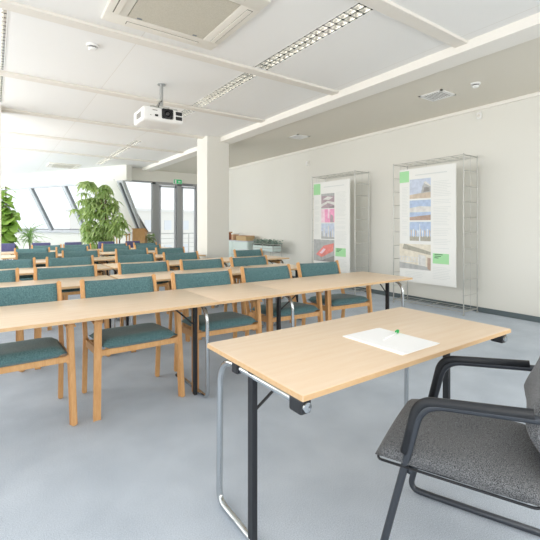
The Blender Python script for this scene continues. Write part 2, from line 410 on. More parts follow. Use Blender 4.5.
# ------------------------------------------------------------------ tables
TD = .70
def table(cx, near_y, L, flip, label, group, z=.73, depth=TD, cat='table', name='folding_table', lx=None, py=0):
    """flip: the chrome uprights stand on the near side"""
    t = empty(name, (cx, near_y+depth/2, 0), PI if flip else 0, label, cat, group)
    h = L/2; w_ = depth/2
    m_ = MB(); m_.box(-h, h, -w_, w_, z-.024, z, bev=.004); 
    top = m_.build('tabletop', M['top'], t, smooth=True)
    m_ = MB()
    m_.box(-h-.0015, -h+.002, -w_+.003, w_-.003, z-.021, z-.003); m_.box(h-.002, h+.0015, -w_+.003, w_-.003, z-.021, z-.003)
    m_.box(-h+.003, h-.003, -w_-.0015, -w_+.002, z-.021, z-.003); m_.box(-h+.003, h-.003, w_-.002, w_+.0015, z-.021, z-.003)
    m_.build('edge_band', M['edge'], top)
    for s_ in (-1, 1):
        px = xc = s_*(h-(.03 if not flip else .07))
        if lx:
            q = sorted(lx, reverse=True)[0 if s_ < 0 else 1]; px, xc = cx-q[0], cx-q[1]
        x = xc
        m_ = MB(); m_.tube([(x, -w_+.05, z-.048), (x, w_-.075, z-.050), (x, w_-.065, .016), (x, -w_+.06, .016)], .0145, 10, (.13, .06), 8)
        lg = m_.build('leg_tube', M['chrome'], t, smooth='all')
        m_ = MB(); m_.box(px-.012, px+.012, py-.019, py+.019, .012, z-.0245, bev=.003); m_.build('leg', M['black'], t, label='black upright between floor tube and tabletop')
        m_ = MB(); m_.box(x-.024, x+.024, -w_+.018, -w_+.085, z-.078, z-.0245, bev=.008); bk = m_.build('bracket', M['blackp'], t)
        m_ = MB(); m_.lathe([(.0, -w_+.008), (.017, -w_+.010), (.018, -w_+.02), (.018, -w_+.03)], (x, 0, z-.052), 14, 'y'); m_.build('cap', M['chrome'], bk, smooth=True)
        m_ = MB(); m_.box(x-.022, x+.022, w_-.26, w_-.215, z-.072, z-.0245, bev=.006); m_.build('bracket', M['blackp'], t)
        xi = s_*(h-.30)
        m_ = MB(); m_.tube([(px, py, z-.2), (xi, py, z-.028)], .006, 8); m_.build('brace', M['black'], t)
        m_ = MB(); m_.box(x-.02, x+.02, -w_+.05, -w_+.09, 0, .02, bev=.004); m_.build('foot', M['blackp'], t)
    return t

desk = table(1.545, .982, 1.45, False, 'birch desk in the foreground carrying the white papers, chrome and black folding legs', None)
TG = 'folding tables set in rows'
table(.53, 2.56, 1.64, True, 'front-row birch folding table at the left, cut off by the photo edge', TG, lx=[(-.23, -.20), (1.24, 1.285)], py=.16)
table(2.84, 2.56, 1.64, True, 'front-row birch folding table at the right end, nearest the poster racks', TG, lx=[(2.045, 2.085), (3.52, 3.59)], py=.13)
# legless linking top between the two front tables, carried on their ends
t = empty('linking_tabletop', (1.685, 2.91, 0), 0, 'short legless birch tabletop bridging the two front-row tables', 'tabletop')
m_ = MB(); m_.box(-.333, .333, -.35, .35, .706, .73, bev=.004); tt = m_.build('tabletop', M['top'], t, smooth=True)
m_ = MB(); m_.box(-.3335, .3335, -.3515, .3515, .709, .727); m_.build('edge_band', M['edge'], tt)
for s_ in (-1, 1):
    for y in (-.22, .22):
        m_ = MB(); m_.box(s_*.30-.07, s_*.30+.07, y-.02, y+.02, .698, .7065, bev=.002); m_.build('bracket', M['black'], t)

ROWS = {2: (3.98, [(.21, 1.66), (1.955, 1.78), (3.18, .62)]), 3: (5.40, [(.45, 1.64), (2.11, 1.64), (3.58, 1.26)]),
        4: (6.85-.36, [(.885, 1.54), (2.49, 1.64)]), 5: (8.2, [(.90, 1.64), (2.56, 1.64)]), 6: (9.48, [(-.43, 1.64), (1.22, 1.62), (2.86, 1.62)])}
ROWS[4] = (6.84, ROWS[4][1])
rown = {2: 'second', 3: 'third', 4: 'fourth', 5: 'fifth', 6: 'last'}
pos3 = ['at the left', 'in the middle', 'at the right end']; pos2 = ['at the left', 'at the right end']
for r_, (ny, tabs) in ROWS.items():
    ps = pos3 if len(tabs) == 3 else pos2
    for i, (cx, L) in enumerate(tabs):
        small = 'short ' if L < 1.3 else ''
        table(cx, ny, L-.01, True, '%sbirch folding table in the %s row from the front, %s' % (small, rown[r_], ps[i]) if r_ != 6 else 'birch folding table in the rearmost row, %s' % ps[i], TG, depth=.68, py=.10)

# ------------------------------------------------------------------ wooden chairs
def make_chair():
    t = empty('wooden_armchair')
    W = .29
    for s_ in (-1, 1):
        x = s_*(W-.005)
        m_ = MB(); m_.bar((x+s_*.016, -.0, 0), (x-s_*.0, .045, .645), .040, .034, up=(1, 0, 0), bev=.006, w2=.042); m_.build('leg', M['beech'], t)
        m_ = MB()
        m_.bar((x, .50, 0), (x, .455, .44), .040, .032, up=(1, 0, 0), bev=.006)
        m_.bar((x, .455, .42), (x, .60, .858), .044, .030, up=(1, 0, 0), bev=.007)
        m_.build('leg', M['beech'], t, label='rear leg running up as the back post')
        m_ = MB(); m_.bar((x, .02, .648), (x, .555, .662), .042, .024, bev=.008); m_.build('armrest', M['beech'], t)
        m_ = MB(); m_.bar((x-s_*.01, .02, .425), (x-s_*.01, .475, .395), .022, .045, bev=.004); m_.build('side_rail', M['beech'], t)
    for y, z in ((.03, .425), (.44, .395)):
        m_ = MB(); m_.bar((-W+.02, y, z), (W-.02, y, z), .022, .04, bev=.004); m_.build('cross_rail', M['beech'], t)
    # seat cushion
    m_ = MB(); NX, NY = 12, 12
    def surf(u, v, side):
        ex = 1-abs(2*u-1)**6; ey = 1-abs(2*v-1)**6
        x = (u-.5)*2*(W-.028)*(1 if side > 0 else .97); y = -.015+v*.49
        zc = .474-.03*v
        th = .048*(max(0, ex*ey))**.42
        dish = .010*math.cos((u-.5)*PI)*math.cos((v-.6)*PI)
        return Vector((x, y, zc+(th-dish*.6 if side > 0 else -th*.75)))
    for side in (1, -1):
        g = [[m_.bm.verts.new(surf(i/NX, j/NY, side)) for j in range(NY+1)] for i in range(NX+1)]
        for i in range(NX):
            for j in range(NY):
                m_._face([g[i][j], g[i+1][j], g[i+1][j+1], g[i][j+1]])
        if side == 1: g1 = g
    for i in range(NX):
        m_._face([g1[i][0], g1[i+1][0], g[i+1][0], g[i][0]]); m_._face([g1[i][NY], g1[i+1][NY], g[i+1][NY], g[i][NY]])
        m_._face([g1[0][i], g1[0][i+1], g[0][i+1], g[0][i]]); m_._face([g1[NX][i], g1[NX][i+1], g[NX][i+1], g[NX][i]])
    m_.build('seat', M['teal'], t, smooth='all')
    # back pad, gently curved between the posts
    m_ = MB(); NX, NZ = 12, 6; gs = []
    for side in (0, 1):
        g = []
        for i in range(NX+1):
            c = []
            for j in range(NZ+1):
                u = i/NX*2-1; zz = j/NZ
                z = .60+zz*.245-.007*(1-u*u); y0 = .455+(z-.42)*.326
                th = .016*(max(0, 1-abs(2*zz-1)**4))**.5+.006
                y = y0+.028*(1-u*u)+(-th if side == 0 else th)
                c.append(m_.bm.verts.new(Vector((u*(W-.022), y, z))))
            g.append(c)
        for i in range(NX):
            for j in range(NZ): m_._face([g[i][j], g[i+1][j], g[i+1][j+1], g[i][j+1]])
        gs.append(g)
    a, b_ = gs
    for i in range(NX):
        m_._face([a[i][0], a[i+1][0], b_[i+1][0], b_[i][0]]); m_._face([a[i][NZ], a[i+1][NZ], b_[i+1][NZ], b_[i][NZ]])
    for j in range(NZ):
        m_._face([a[0][j], a[0][j+1], b_[0][j+1], b_[0][j]]); m_._face([a[NX][j], a[NX][j+1], b_[NX][j+1], b_[NX][j]])
    m_.build('backrest', M['teal'], t, smooth='all')
    return t
ordn = ['leftmost', 'second', 'third', 'fourth', 'rightmost']
CH = {1: ([2.79, 2.79, 2.80, 2.86, 2.91], [.12, .855, 1.57, 2.325, 3.10]), 2: (3.98+.10, [-.10, .62, 1.46, 2.19, 2.92]),
      3: (5.40+.12, [.15, .86, 1.775, 2.49, 3.80]), 4: (6.84+.12, [.57, 1.235, 2.12, 2.88]), 5: (8.2+.12, [.6, 1.30, 2.175, 2.87]), 6: (9.48+.12, [.98, 1.60, 2.46, 3.19])}
frow = {1: 'front', 2: 'second', 3: 'third', 4: 'fourth', 5: 'fifth', 6: 'rearmost'}
proto = make_chair(); first = True
for r_, (y, xs) in CH.items():
    for i, x in enumerate(xs):
        o = proto if first else copy_tree(proto); first = False
        o.location = (x, y[i] if r_ == 1 else y, 0); o.rotation_euler.z = R(random.uniform(-1.5, 1.5)) if r_ > 1 else R([0, .3, -3.2, -4.5, -5.5][i])
        if len(xs) == 4: q = ['leftmost', 'second from the left', 'third from the left', 'rightmost'][i]
        else: q = ['leftmost', 'second from the left', 'middle one of five', 'fourth from the left', 'rightmost'][i]
        tag(o, 'teal-upholstered wooden armchair in the %s row of tables, %s' % (frow[r_], q), 'chair', 'teal wooden chairs behind the tables')

# violet office chairs at the very back
def make_violet():
    t = empty('side_chair')
    m_ = MB(); m_.box(-.2, .2, -.02, .03, .66, .87, bev=.022, seg=4); m_.build('backrest', M['violet'], t, smooth='all')
    m_ = MB(); m_.box(-.22, .22, -.43, .0, .42, .48, bev=.022, seg=3); m_.build('seat', M['violet'], t, smooth='all')
    for s_ in (-1, 1):
        m_ = MB(); m_.tube([(s_*.21, .035, .80), (s_*.21, .0, .42), (s_*.21, .06, 0)], .011, 8, .03); m_.build('leg', M['black'], t, smooth='all')
        m_ = MB(); m_.tube([(s_*.21, -.0, .41), (s_*.21, -.40, .41), (s_*.21, -.44, 0)], .011, 8, .03); m_.build('leg', M['black'], t, smooth='all')
    m_ = MB(); m_.tube([(-.21, .035, .74), (.21, .035, .74)], .009, 8); m_.build('crossbar', M['black'], t)
    return t
pv = make_violet(); vs = [(.22, 11.2), (.95, 11.12), (1.65, 11.05), (2.43, 10.98), (3.09, 10.9)]
vl = ['at the left edge by the round-leaved plant', 'second from the left edge, by the spiky plant', 'left of the large bushy plant under the windows', 'right in front of the large bushy plant', 'in front of the wooden lectern']
for i, (x, y) in enumerate(vs):
    o = pv if i == 0 else copy_tree(pv)
    o.location = (x, y, 0); o.rotation_euler.z = R((4, -3, 3, -2, 5)[i])
    tag(o, 'violet-backed chair behind the last row, '+vl[i], 'chair', 'violet chairs at the back')

# ------------------------------------------------------------------ foreground visitor chair
bdir = Vector((.386, -.922, 0)).normalized(); wdir = Vector((-bdir.y, bdir.x, 0))
vc = empty('visitor_chair', (1.222, .833, 0), math.atan2(wdir.y, wdir.x), 'charcoal fabric visitor chair with dark tubular arms at the foreground desk', 'chair')
# local x = across, local -y = towards the back
AW = .516
for nm, x in (('near', 0.), ('far', AW)):
    m_ = MB(); m_.tube([(x, -.56, .70), (x, -.36, .690), (x, -.012, .656), (x, .145, .016), (x, .04, .014), (x, -.50, .014)], .0135, 12, .075, 8)
    m_.build('side_frame', M['frame'], vc, smooth='all')
    m_ = MB(); m_.tube([(x, .045, .47), (x, .008, .635), (x, -.025, .668), (x, -.10, .677), (x, -.34, .702)], .0165, 12, .05, 6)
    m_.build('arm_pad', M['blackp'], vc, smooth='all')
m_ = MB(); m_.tube([(0, -.50, .015), (AW, -.50, .015)], .0145, 10); m_.build('floor_crossbar', M['frame'], vc, smooth='all')
for y in (.03, -.38):
    m_ = MB(); m_.tube([(.0, y, .405), (AW, y, .405)], .010, 8); m_.build('seat_crossbar', M['frame'], vc, smooth='all')
# seat shell and cushion
def pad(name, x0, x1, y0, y1, fz, th, m, parent, nx=24, ny=24, pw=5, curve=None):
    m_ = MB(); gs = []
    for side in (1, -1):
        g = []
        for i in range(nx+1):
            c = []
            for j in range(ny+1):
                u, v = i/nx, j/ny
                e = max(0, (1-abs(2*u-1)**pw)*(1-abs(2*v-1)**pw))**.42
                rx = x0+(x1-x0)*(.5+(u-.5)*(1 if side > 0 else .985)); ry = y0+(y1-y0)*v
                p = Vector((rx, ry, 0)); n_ = Vector((0, 0, 1))
                if curve: p, n_ = curve(rx, v, u)
                else: p.z = fz(u, v)
                c.append(m_.bm.verts.new(p+n_*(th*e*(1 if side > 0 else -.45))))
            g.append(c)
        for i in range(nx):
            for j in range(ny): m_._face([g[i][j], g[i+1][j], g[i+1][j+1], g[i][j+1]])
        gs.append(g)
    a, b_ = gs
    for i in range(nx):
        m_._face([a[i][0], a[i+1][0], b_[i+1][0], b_[i][0]]); m_._face([a[i][ny], a[i+1][ny], b_[i+1][ny], b_[i][ny]])
    for j in range(ny):
        m_._face([a[0][j], a[0][j+1], b_[0][j+1], b_[0][j]]); m_._face([a[nx][j], a[nx][j+1], b_[nx][j+1], b_[nx][j]])
    return m_.build(name, m, parent, smooth='all')
def seatz(u, v):   # v: back 0 -> front 1 ; crease folds of the cloth
    return .437-.006*(1-v)-.012*math.exp(-((u-.5)/.25)**2)*math.exp(-((v-.45)/.3)**2)+.010*math.sin(PI*u)*v \
        + .0035*math.sin(9*u+14*v)*math.exp(-((v-.35)/.3)**2)
seat = pad('seat', -.012, AW-.005, -.38, .15, seatz, .052, M['char'], vc)
m_ = MB(); m_.tube([(-.012, .13, .424), (.0, .143, .424), (AW-.03, .143, .424), (AW-.018, .13, .424), (AW-.018, -.36, .420), (-.006, -.36, .420), (-.012, .13, .424)], .0045, 6, .03); m_.build('piping', M['black'], seat, smooth='all')
m_ = MB(); m_.box(.06, AW-.06, -.33, .02, .385, .408, bev=.008); m_.build('seat_pan', M['blackp'], vc)
def backc(x, v, u):
    z = .43+v*.52
    y = -.405+.045*math.exp(-((z-.60)/.12)**2)-.16*max(0, z-.58)
    y += .02*(2*u-1)**2-.5*max(0, .62-z)
    return Vector((x, y, z)), Vector((0, 1, .12)).normalized()
pad('backrest', .055, AW-.0, 0, 1, None, .045, M['char'], vc, curve=backc)
m_ = MB()
for x in (0.0, AW):
    m_.tube([(x, -.56, .70), (x+(.03 if x == 0 else -.03), -.53, .80), (x+(.05 if x == 0 else -.05), -.50, .90)], .012, 8, .04)
m_.tube([(.0, -.55, .69), (AW, -.55, .69)], .012, 8)
m_.build('back_frame', M['frame'], vc, smooth='all')

# ------------------------------------------------------------------ papers on the desk
t = empty('paper_stack', (1.555, 1.215, .73), R(0), 'stack of white A4 sheets side by side on the foreground desk', 'paper')
m_ = MB(); m_.box(-.135, .125, -.172, .178, 0, .0035); m_.build('sheets', M['sheet'], t)
m_ = MB(); m_.box(-.125, .135, -.178, .165, .0035, .006, rot=Matrix.Rotation(R(1.5), 3, 'Z')); m_.build('top_sheet', M['sheet'], t)
t = empty('ballpoint_pen', (1.62, 1.245, .7415), R(15), 'thin white pen with a green clip lying on the papers', 'pen')
m_ = MB(); m_.tube([(-.10, 0, 0), (.04, 0, 0)], .004, 8); m_.tube([(-.115, 0, 0), (-.10, 0, 0)], [.0015, .004], 8); m_.build('barrel', M['sheet'], t, smooth='all')
m_ = MB(); m_.tube([(.04, 0, 0), (.066, 0, 0)], .0052, 8); m_.box(.028, .062, -.002, .002, .004, .013, bev=.001); m_.box(.05, .066, -.006, .006, .0, .012, bev=.002); m_.build('clip', M['clip'], t)

# ------------------------------------------------------------------ wire display racks with posters
def rack(x0, x1, y0, y1, H, label):
    t = empty('wire_display_rack', ((x0+x1)/2, (y0+y1)/2, 0), 0, label, 'display rack', 'wire racks at the right wall')
    a, b_ = (x1-x0)/2, (y1-y0)/2
    for sx in (-1, 1):
        for sy in (-1, 1):
            m_ = MB(); m_.tube([(sx*a, sy*b_, 0), (sx*a, sy*b_, H)], .0085, 8); m_.tube([(sx*a, sy*b_, 0), (sx*a, sy*b_, .02)], .016, 10)
            m_.build('post', M['wire'], t, smooth=True)
    n = 11
    for sy in (-1, 1):
        for i in range(n):
            z = .06+(H-.08)*i/(n-1)
            m_ = MB(); m_.tube([(-a, sy*b_, z), (a, sy*b_, z)], .0045, 6); m_.build('rung', M['wire'], t)
        for q in (.0,):
            m_ = MB(); m_.tube([(q*a, sy*b_, .06), (q*a, sy*b_, H-.02)], .0022, 6); m_.build('vertical_wire', M['wire'], t)
    for z, nm in ((H-.02, 'top_frame'), (.05, 'bottom_frame')):
        m_ = MB()
        for sx in (-1, -.33, .33, 1): m_.tube([(sx*a, -b_, z), (sx*a, b_, z)], .006 if abs(sx) == 1 else .004, 6)
        for k in range(7 if nm == 'top_frame' else 5):
            y = -b_+2*b_*k/(6 if nm == 'top_frame' else 4); m_.tube([(-a, y, z), (a, y, z)], .0045, 6)
        m_.build(nm, M['wire'], t)
    return t
rack(5.48, 5.86, 3.0, 4.2, 2.32, 'tall wire rack at the right wall holding the poster of buildings, nearer the camera')
rack(5.48, 5.86, 5.06, 6.26, 2.32, 'tall wire rack at the right wall with the pink and red pictures, farther away')

def poster(yl, yr, z0, z1, X, label, pics, gsq, glab, tx):
    """face towards -X; s runs 0 (left, far) to 1 (right, near)"""
    t = empty('display_poster', (X, (yl+yr)/2, z0), 0, label, 'poster', 'posters on the wire racks')
    W = yl-yr; H = z1-z0
    Y = lambda s: W/2-s*W
    Z = lambda v: v*H
    m_ = MB(); m_.box(0, .012, -W/2, W/2, 0, H, bev=.002); m_.build('board', M['paper'], t)
    def quad(m_, s0, s1, v0, v1, mi, e=.0015):
        m_.mi = mi; m_.box(-e, 0, Y(s1), Y(s0), Z(v0), Z(v1))
    for (s0, s1, v0, v1, kind) in pics:
        m_ = MB()
        cols = {'hall': ['sky', 'tan', 'grey', 'dgrey', 'lgrey'], 'strip': ['blue', 'lgrey', 'brownp', 'skyp'], 'trees': ['blue', 'skyp', 'olive', 'tan'],
                'road': ['cream', 'olive', 'lgrey', 'grey', 'brownp'], 'crowd': ['mauve', 'lgrey', 'dgrey', 'grey'], 'pink': ['pink', 'lpink', 'mauve', 'p'],
                'city': ['sky', 'grey', 'lgrey', 'blue'], 'red': ['grey', 'red', 'dgrey', 'lpink']}[kind]
        mats = [M['p_'+c] for c in cols if c != 'p']
        S = lambda a: s0+(s1-s0)*a
        V = lambda a: v0+(v1-v0)*a
        quad(m_, s0, s1, v0, v1, 0, .002)
        def pl(pts, mi, e): m_.poly([(-e, Y(S(a)), Z(V(b_))) for a, b_ in pts], mi)
        if kind == 'hall':
            pl([(0, 0), (1, 0), (1, .3), (.5, .26), (0, .2)], 1, .0026)
            pl([(.55, .25), (.62, .6), (.75, .85), (1, .62), (1, .3)], 2, .003)
            pl([(.66, .3), (.7, .55), (.95, .52), (.95, .34)], 3, .0034)
            pl([(.66, .78), (.76, .86), (1, .62), (1, .56)], 4, .0036)
        elif kind == 'strip':
            pl([(0, .4), (1, .4), (1, .66), (.5, .7), (0, .62)], 1, .0026); pl([(0, 0), (1, 0), (1, .26), (.4, .2), (0, .16)], 2, .003)
        elif kind == 'trees':
            pl([(0, .0), (1, 0), (1, .25), (0, .22)], 2, .0026)
            for q in range(9):
                a = .06+q*.11; pl([(a, .2), (a+.03, .2), (a+.05, .55+.1*math.sin(q*2)), (a-.02, .6)], 1 if q % 2 else 3, .003)
            pl([(.46, .0), (.52, 0), (.5, .9), (.48, .9)], 1, .0034)
        elif kind == 'road':
            pl([(.15, 1), (1, .72), (1, .6), (.1, .8)], 1, .0026); pl([(0, .5), (.62, .48), (.62, .28), (0, .25)], 2, .003)
            pl([(0, .25), (1, .12), (1, 0), (0, 0)], 3, .003); pl([(.62, .6), (.85, .56), (.85, .14), (.62, .18)], 2, .0034)
            for q in range(6): pl([(.04+q*.1, .46), (.10+q*.1, .46), (.10+q*.1, .31), (.04+q*.1, .31)], 0, .0036)
            pl([(.66, .5), (.68, .5), (.68, .2), (.66, .2)], 3, .0038); pl([(.9, .5), (1, .48), (1, .0), (.9, .06)], 4, .0036)
        elif kind == 'crowd':
            pl([(0, .1), (.5, .35), (1, .2), (1, .38), (.5, .5), (0, .3)], 1, .0026)
            pl([(.1, .62), (.6, .55), (.9, .72), (.5, .8)], 1, .003); pl([(0, .85), (1, .8), (1, 1), (0, 1)], 3, .003); pl([(.6, 0), (1, 0), (1, .16), (.7, .1)], 2, .0032)
        elif kind == 'pink':
            pl([(.0, 0), (.3, 0), (.25, 1), (0, 1)], 1, .0026); pl([(.68, .0), (.95, 0), (.9, .5), (.72, .6)], 2, .003); pl([(.5, .3), (.62, .3), (.66, 1), (.52, 1)], 1, .003)
        elif kind == 'city':
            for q, hh in enumerate((.5, .7, .35, .85, .5, .62)): pl([(q*.165, 0), (q*.165+.12, 0), (q*.165+.1, hh), (q*.165+.02, hh)], 1+q % 2, .003)
            pl([(0, 0), (1, 0), (1, .12), (0, .16)], 1, .0032)
        elif kind == 'red':
            pl([(.12, .3), (.5, .72), (.98, .86), (.95, .5), (.4, .18)], 1, .0026); pl([(0, 0), (1, 0), (1, .3), (.45, .06)], 2, .003)
            pl([(.3, .38), (.5, .6), (.6, .56), (.42, .34)], 3, .003)
        m_.build('picture', mats, t)
    m_ = MB(); quad(m_, *gsq, 0, .002); m_.build('green_square', M['green'], t)
    m_ = MB(); quad(m_, *glab, 0, .002); gl = m_.build('green_label', M['green'], t)
    m_ = MB(); s0, s1, v0, v1 = glab
    for q in range(3): quad(m_, s0+.03, s0+(.17, .14, .10)[q], v1-.012-.014*q, v1-.006-.014*q, 0, .003)
    m_.build('label_text', M['textd'], gl)
    rr = random.Random(int(yl*10))
    for (a, c, v1, v0) in tx:
        m_ = MB(); v = v1
        while v > v0:
            quad(m_, a, a+(c-a)*rr.uniform(.75, 1), v-.0035, v, 0, .0012); v -= .0135
            if rr.random() < .12: v -= .02
        m_.build('text_column', M['texts'], t)
    m_ = MB()
    quad(m_, .30, .86, .935, .945, 0, .0012)
    m_.build('headline', M['texts'], t)
    m_ = MB()
    for s_ in (.08, .5, .92): m_.tube([(.006, Y(s_), H-.005), (.01, Y(s_), 2.296-z0)], .0016, 6)
    m_.build('hanger', M['wire'], t)
    return t
poster(4.06, 3.10, .39, 2.19, 5.455, 'large white poster with four photographs of halls, trees and a road, on the nearer rack',
       [(.20, .585, .735, .905, 'hall'), (.20, .585, .545, .72, 'strip'), (.20, .585, .365, .53, 'trees'), (0, .585, .115, .335, 'road')],
       (0, .185, .885, .985), (.62, .89, .18, .265), [(.63, .93, .87, .30), (.05, .17, .84, .40), (.10, .5, .09, .04), (.62, .92, .15, .05)])
poster(6.18, 5.17, .39, 2.17, 5.455, 'large white poster with pink and red pictures hanging on the farther rack',
       [(.23, .60, .70, .865, 'crowd'), (.23, .60, .54, .69, 'pink'), (.23, .60, .355, .53, 'city'), (0, .60, .10, .345, 'red')],
       (.0, .20, .86, .985), (.63, .90, .17, .26), [(.64, .93, .87, .30), (.04, .19, .80, .40), (.62, .92, .14, .05)])

# ------------------------------------------------------------------ projector
pj = empty('projector', (1.74, 4.93, CZ), 0, 'white ceiling projector with dark lens hanging from a short pole', 'projector')
m_ = MB(); m_.box(-.275, .245, -.19, .22, -.535, -.36, bev=.035, seg=5); body = m_.build('body', M['white'], pj, smooth=True)
m_ = MB(); m_.box(-.045, .10, -.198, -.18, -.49, -.365, bev=.02, seg=3); m_.build('lens_surround', M['dark'], pj, smooth=True)
m_ = MB(); m_.lathe([(.06, -.18), (.06, -.225), (.05, -.23), (.045, -.212), (.03, -.208), (0.0, -.206)], (.025, 0, -.428), 24, 'y'); ln = m_.build('lens', M['dark'], pj, smooth=True)
m_ = MB(); m_.lathe([(0.0, -.222), (.02, -.219), (.036, -.21), (.036, -.207)], (.025, 0, -.428), 20, 'y'); m_.build('glass', M['lens'], ln, smooth='all')
for z in (-.425, -.485):
    m_ = MB(); m_.box(.135, .222, -.195, -.18, z, z+.048, bev=.008); m_.build('air_vent', M['dark'], pj)
m_ = MB(); m_.box(-.13, -.09, -.195, -.185, -.475, -.45, bev=.003); m_.build('sensor', M['dark'], pj)
m_ = MB(); m_.box(-.16, -.10, -.1915, -.186, -.405, -.397); m_.box(-.19, -.17, -.1915, -.186, -.47, -.465); m_.build('lettering', M['slot'], pj)
m_ = MB()
for q in range(6): m_.box(-.2775, -.273, -.10+q*.03, -.085+q*.03, -.49, -.42)
m_.build('side_grille', M['slot'], pj)
m_ = MB(); m_.tube([(0.02, 0, 0), (0.02, 0, -.30)], .022, 14); m_.lathe([(.05, -.015), (.05, 0)], (.02, 0, 0), 16); m_.build('ceiling_pole', M['satin'], pj, smooth=True)
m_ = MB(); m_.box(-.06, .10, -.07, .07, -.325, -.30, bev=.004)
for x, y in ((-.16, -.13), (.18, -.13), (-.16, .12), (.18, .12)): m_.tube([(.02, 0, -.31), (x, y, -.335), (x, y, -.365)], .009, 8, .02)
m_.tube([(-.06, -.06, -.31), (.0, -.05, -.20)], .007, 8)
m_.build('mount', M['wire'], pj, smooth=True)
m_ = MB(); m_.tube([(-.05, -.09, -.325), (-.02, -.05, -.25), (.02, -.02, -.22)], .006, 8, .02); m_.build('cable', M['dark'], pj)

# ------------------------------------------------------------------ ceiling fittings
def lamp(x0, y0, y1, label):
    t = empty('louvre_lamp', ((x0+.1), (y0+y1)/2, CZ), 0, label, 'ceiling lamp', 'louvred strip lamps on the ceiling')
    L = (y1-y0)/2
    m_ = MB()
    e = .0995
    m_.box(-e, -.09, -L, L, -.004, .085); m_.box(.09, e, -L, L, -.004, .085); m_.box(-e, e, -L, -L+.01, -.004, .085); m_.box(-e, e, L-.01, L, -.004, .085)
    m_.box(-e, e, -L, L, .08, .085); m_.build('housing', M['white'], t)
    m_ = MB(); n = max(3, int((y1-y0)/.085))
    for i in range(n+1):
        y = -L+.02+(2*L-.04)*i/n
        m_.prism([(-.09, y-.010, .0), (-.09, y+.010, .0), (-.09, y, .045)], (.18, 0, 0))
    for sx in (-1, 1): m_.prism([(sx*.089, -L+.01, .0), (sx*.070, -L+.01, .0), (sx*.089, -L+.01, .06)], (0, 2*L-.02, 0))
    m_.prism([(-.012, -L+.01, .0), (.012, -L+.01, .0), (0, -L+.01, .045)], (0, 2*L-.02, 0))
    m_.build('louvre', mat_louvre, t)
    m_ = MB(); m_.tube([(-.045, -L+.04, .062), (-.045, L-.04, .062)], .008, 8); m_.build('tube', M['tube'], t)
    m_ = MB(); m_.tube([(.045, -L+.04, .062), (.045, L-.04, .062)], .008, 8); m_.build('tube', M['tube'], t)
mat_louvre = mat('louvre_aluminium', (222, 222, 220), .22, metal=1)
segs = [(2.19, 3.78, 'nearest the camera'), (3.95, 5.54, 'second from the camera'), (5.71, 6.85, 'short one behind the projector'), (8.45, 9.06, 'short one beyond the projector'), (9.23, 10.82, 'above the rear tables'), (10.99, 12.38, 'farthest one')]
for y0, y1, s_ in segs: lamp(2.42, y0, y1, 'louvred strip lamp in the ceiling line past the projector, '+s_)
for y0, y1, s_ in ((2.19, 3.78, 'nearest'), (3.95, 5.54, 'middle'), (5.71, 7.0, 'farthest')): lamp(-.10, y0, y1, 'louvred strip lamp at the left photo edge, %s of three' % s_)

def cassette(cx, cy, w_, label):
    t = empty('air_conditioner_cassette', (cx, cy, CZ), 0, label, 'air conditioner', 'ceiling cassette air conditioners')
    h = w_/2
    m_ = MB()
    i0 = h*.67
    m_.box(-h, h, -h, -i0, -.035, 0, bev=.012); m_.box(-h, h, i0, h, -.035, 0, bev=.012)
    m_.box(-h, -i0, -i0-.01, i0+.01, -.035, 0, bev=.006); m_.box(i0, h, -i0-.01, i0+.01, -.035, 0, bev=.006)
    m_.build('panel', M['ac'], t, smooth=True)
    m_ = MB(); m_.box(-i0+.005, i0-.005, -i0+.005, i0-.005, -.030, 0); g = m_.build('grille', M['grille'], t)
    m_ = MB()
    for sx in (-.72, .72): m_.box(sx*i0-.02, sx*i0+.02, i0-.035, i0-.015, -.034, -.028)
    m_.build('latch', M['gasket'], g)
    for k in range(4):
        a = k*PI/2; rot = Matrix.Rotation(a, 3, 'Z')
        m_ = MB(); m_.box(-h*.64, h*.64, h*.80, h*.90, -.037, -.030, rot=rot); m_.build('slot', M['slot'], t)
        m_ = MB(); m_.box(-h*.63, h*.63, h*.80, h*.885, -.043, -.038, bev=.002, rot=rot); m_.build('flap', M['ac'], t)
cassette(1.285, 3.095, 1.06, 'large square air conditioner cassette in the ceiling at the top edge of the photo')
cassette(1.7, 13.2, .85, 'distant air conditioner cassette in the ceiling near the sloping windows')

def detector(x, y, z, label, r=.055):
    t = empty('smoke_detector', (x, y, z), 0, label, 'smoke detector', 'smoke detectors')
    m_ = MB(); m_.lathe([(0, -.02), (r, -.02), (r*1.05, -.004), (r*1.05, 0)], n=24); m_.build('base', M['white'], t, smooth=True)
    m_ = MB(); m_.lathe([(0, -.055), (r*.5, -.055), (r*.75, -.042), (r*.75, -.032)], n=24); m_.build('head', M['white'], t, smooth=True)
    m_ = MB(); m_.lathe([(r*.62, -.032), (r*.62, -.019)], n=24); m_.build('sensing_ring', M['dark'], t, smooth=True)
detector(.81, 4.26, CZ, 'round white smoke detector on the main ceiling left of the projector')
detector(4.90, 2.53, CZ2, 'round white smoke detector on the right ceiling beside the square vent')
def vent(x, y, w_, label):
    t = empty('ceiling_vent', (x, y, CZ2), 0, label, 'vent', 'ceiling vents on the right')
    m_ = MB(); h = w_/2
    for a_ in ((-h, h, -h, -h+.03), (-h, h, h-.03, h), (-h, -h+.03, -h, h), (h-.03, h, -h, h)): m_.box(*a_, -.014, 0)
    m_.build('frame', M['white'], t)
    m_ = MB(); m_.box(-h+.02, h-.02, -h+.02, h-.02, -.003, 0); m_.build('backing', M['slot'], t)
    for i in range(8):
        q = MB(); y_ = -h+.05+(w_-.10)*i/7
        q.box(-h+.03, h-.03, y_-.013, y_+.005, -.012, -.008); q.build('slat', M['white'], t)
vent(4.92, 3.06, .34, 'square white slatted vent in the right ceiling strip, nearer one')
vent(4.95, 6.05, .30, 'small square slatted vent in the right ceiling strip, farther one')
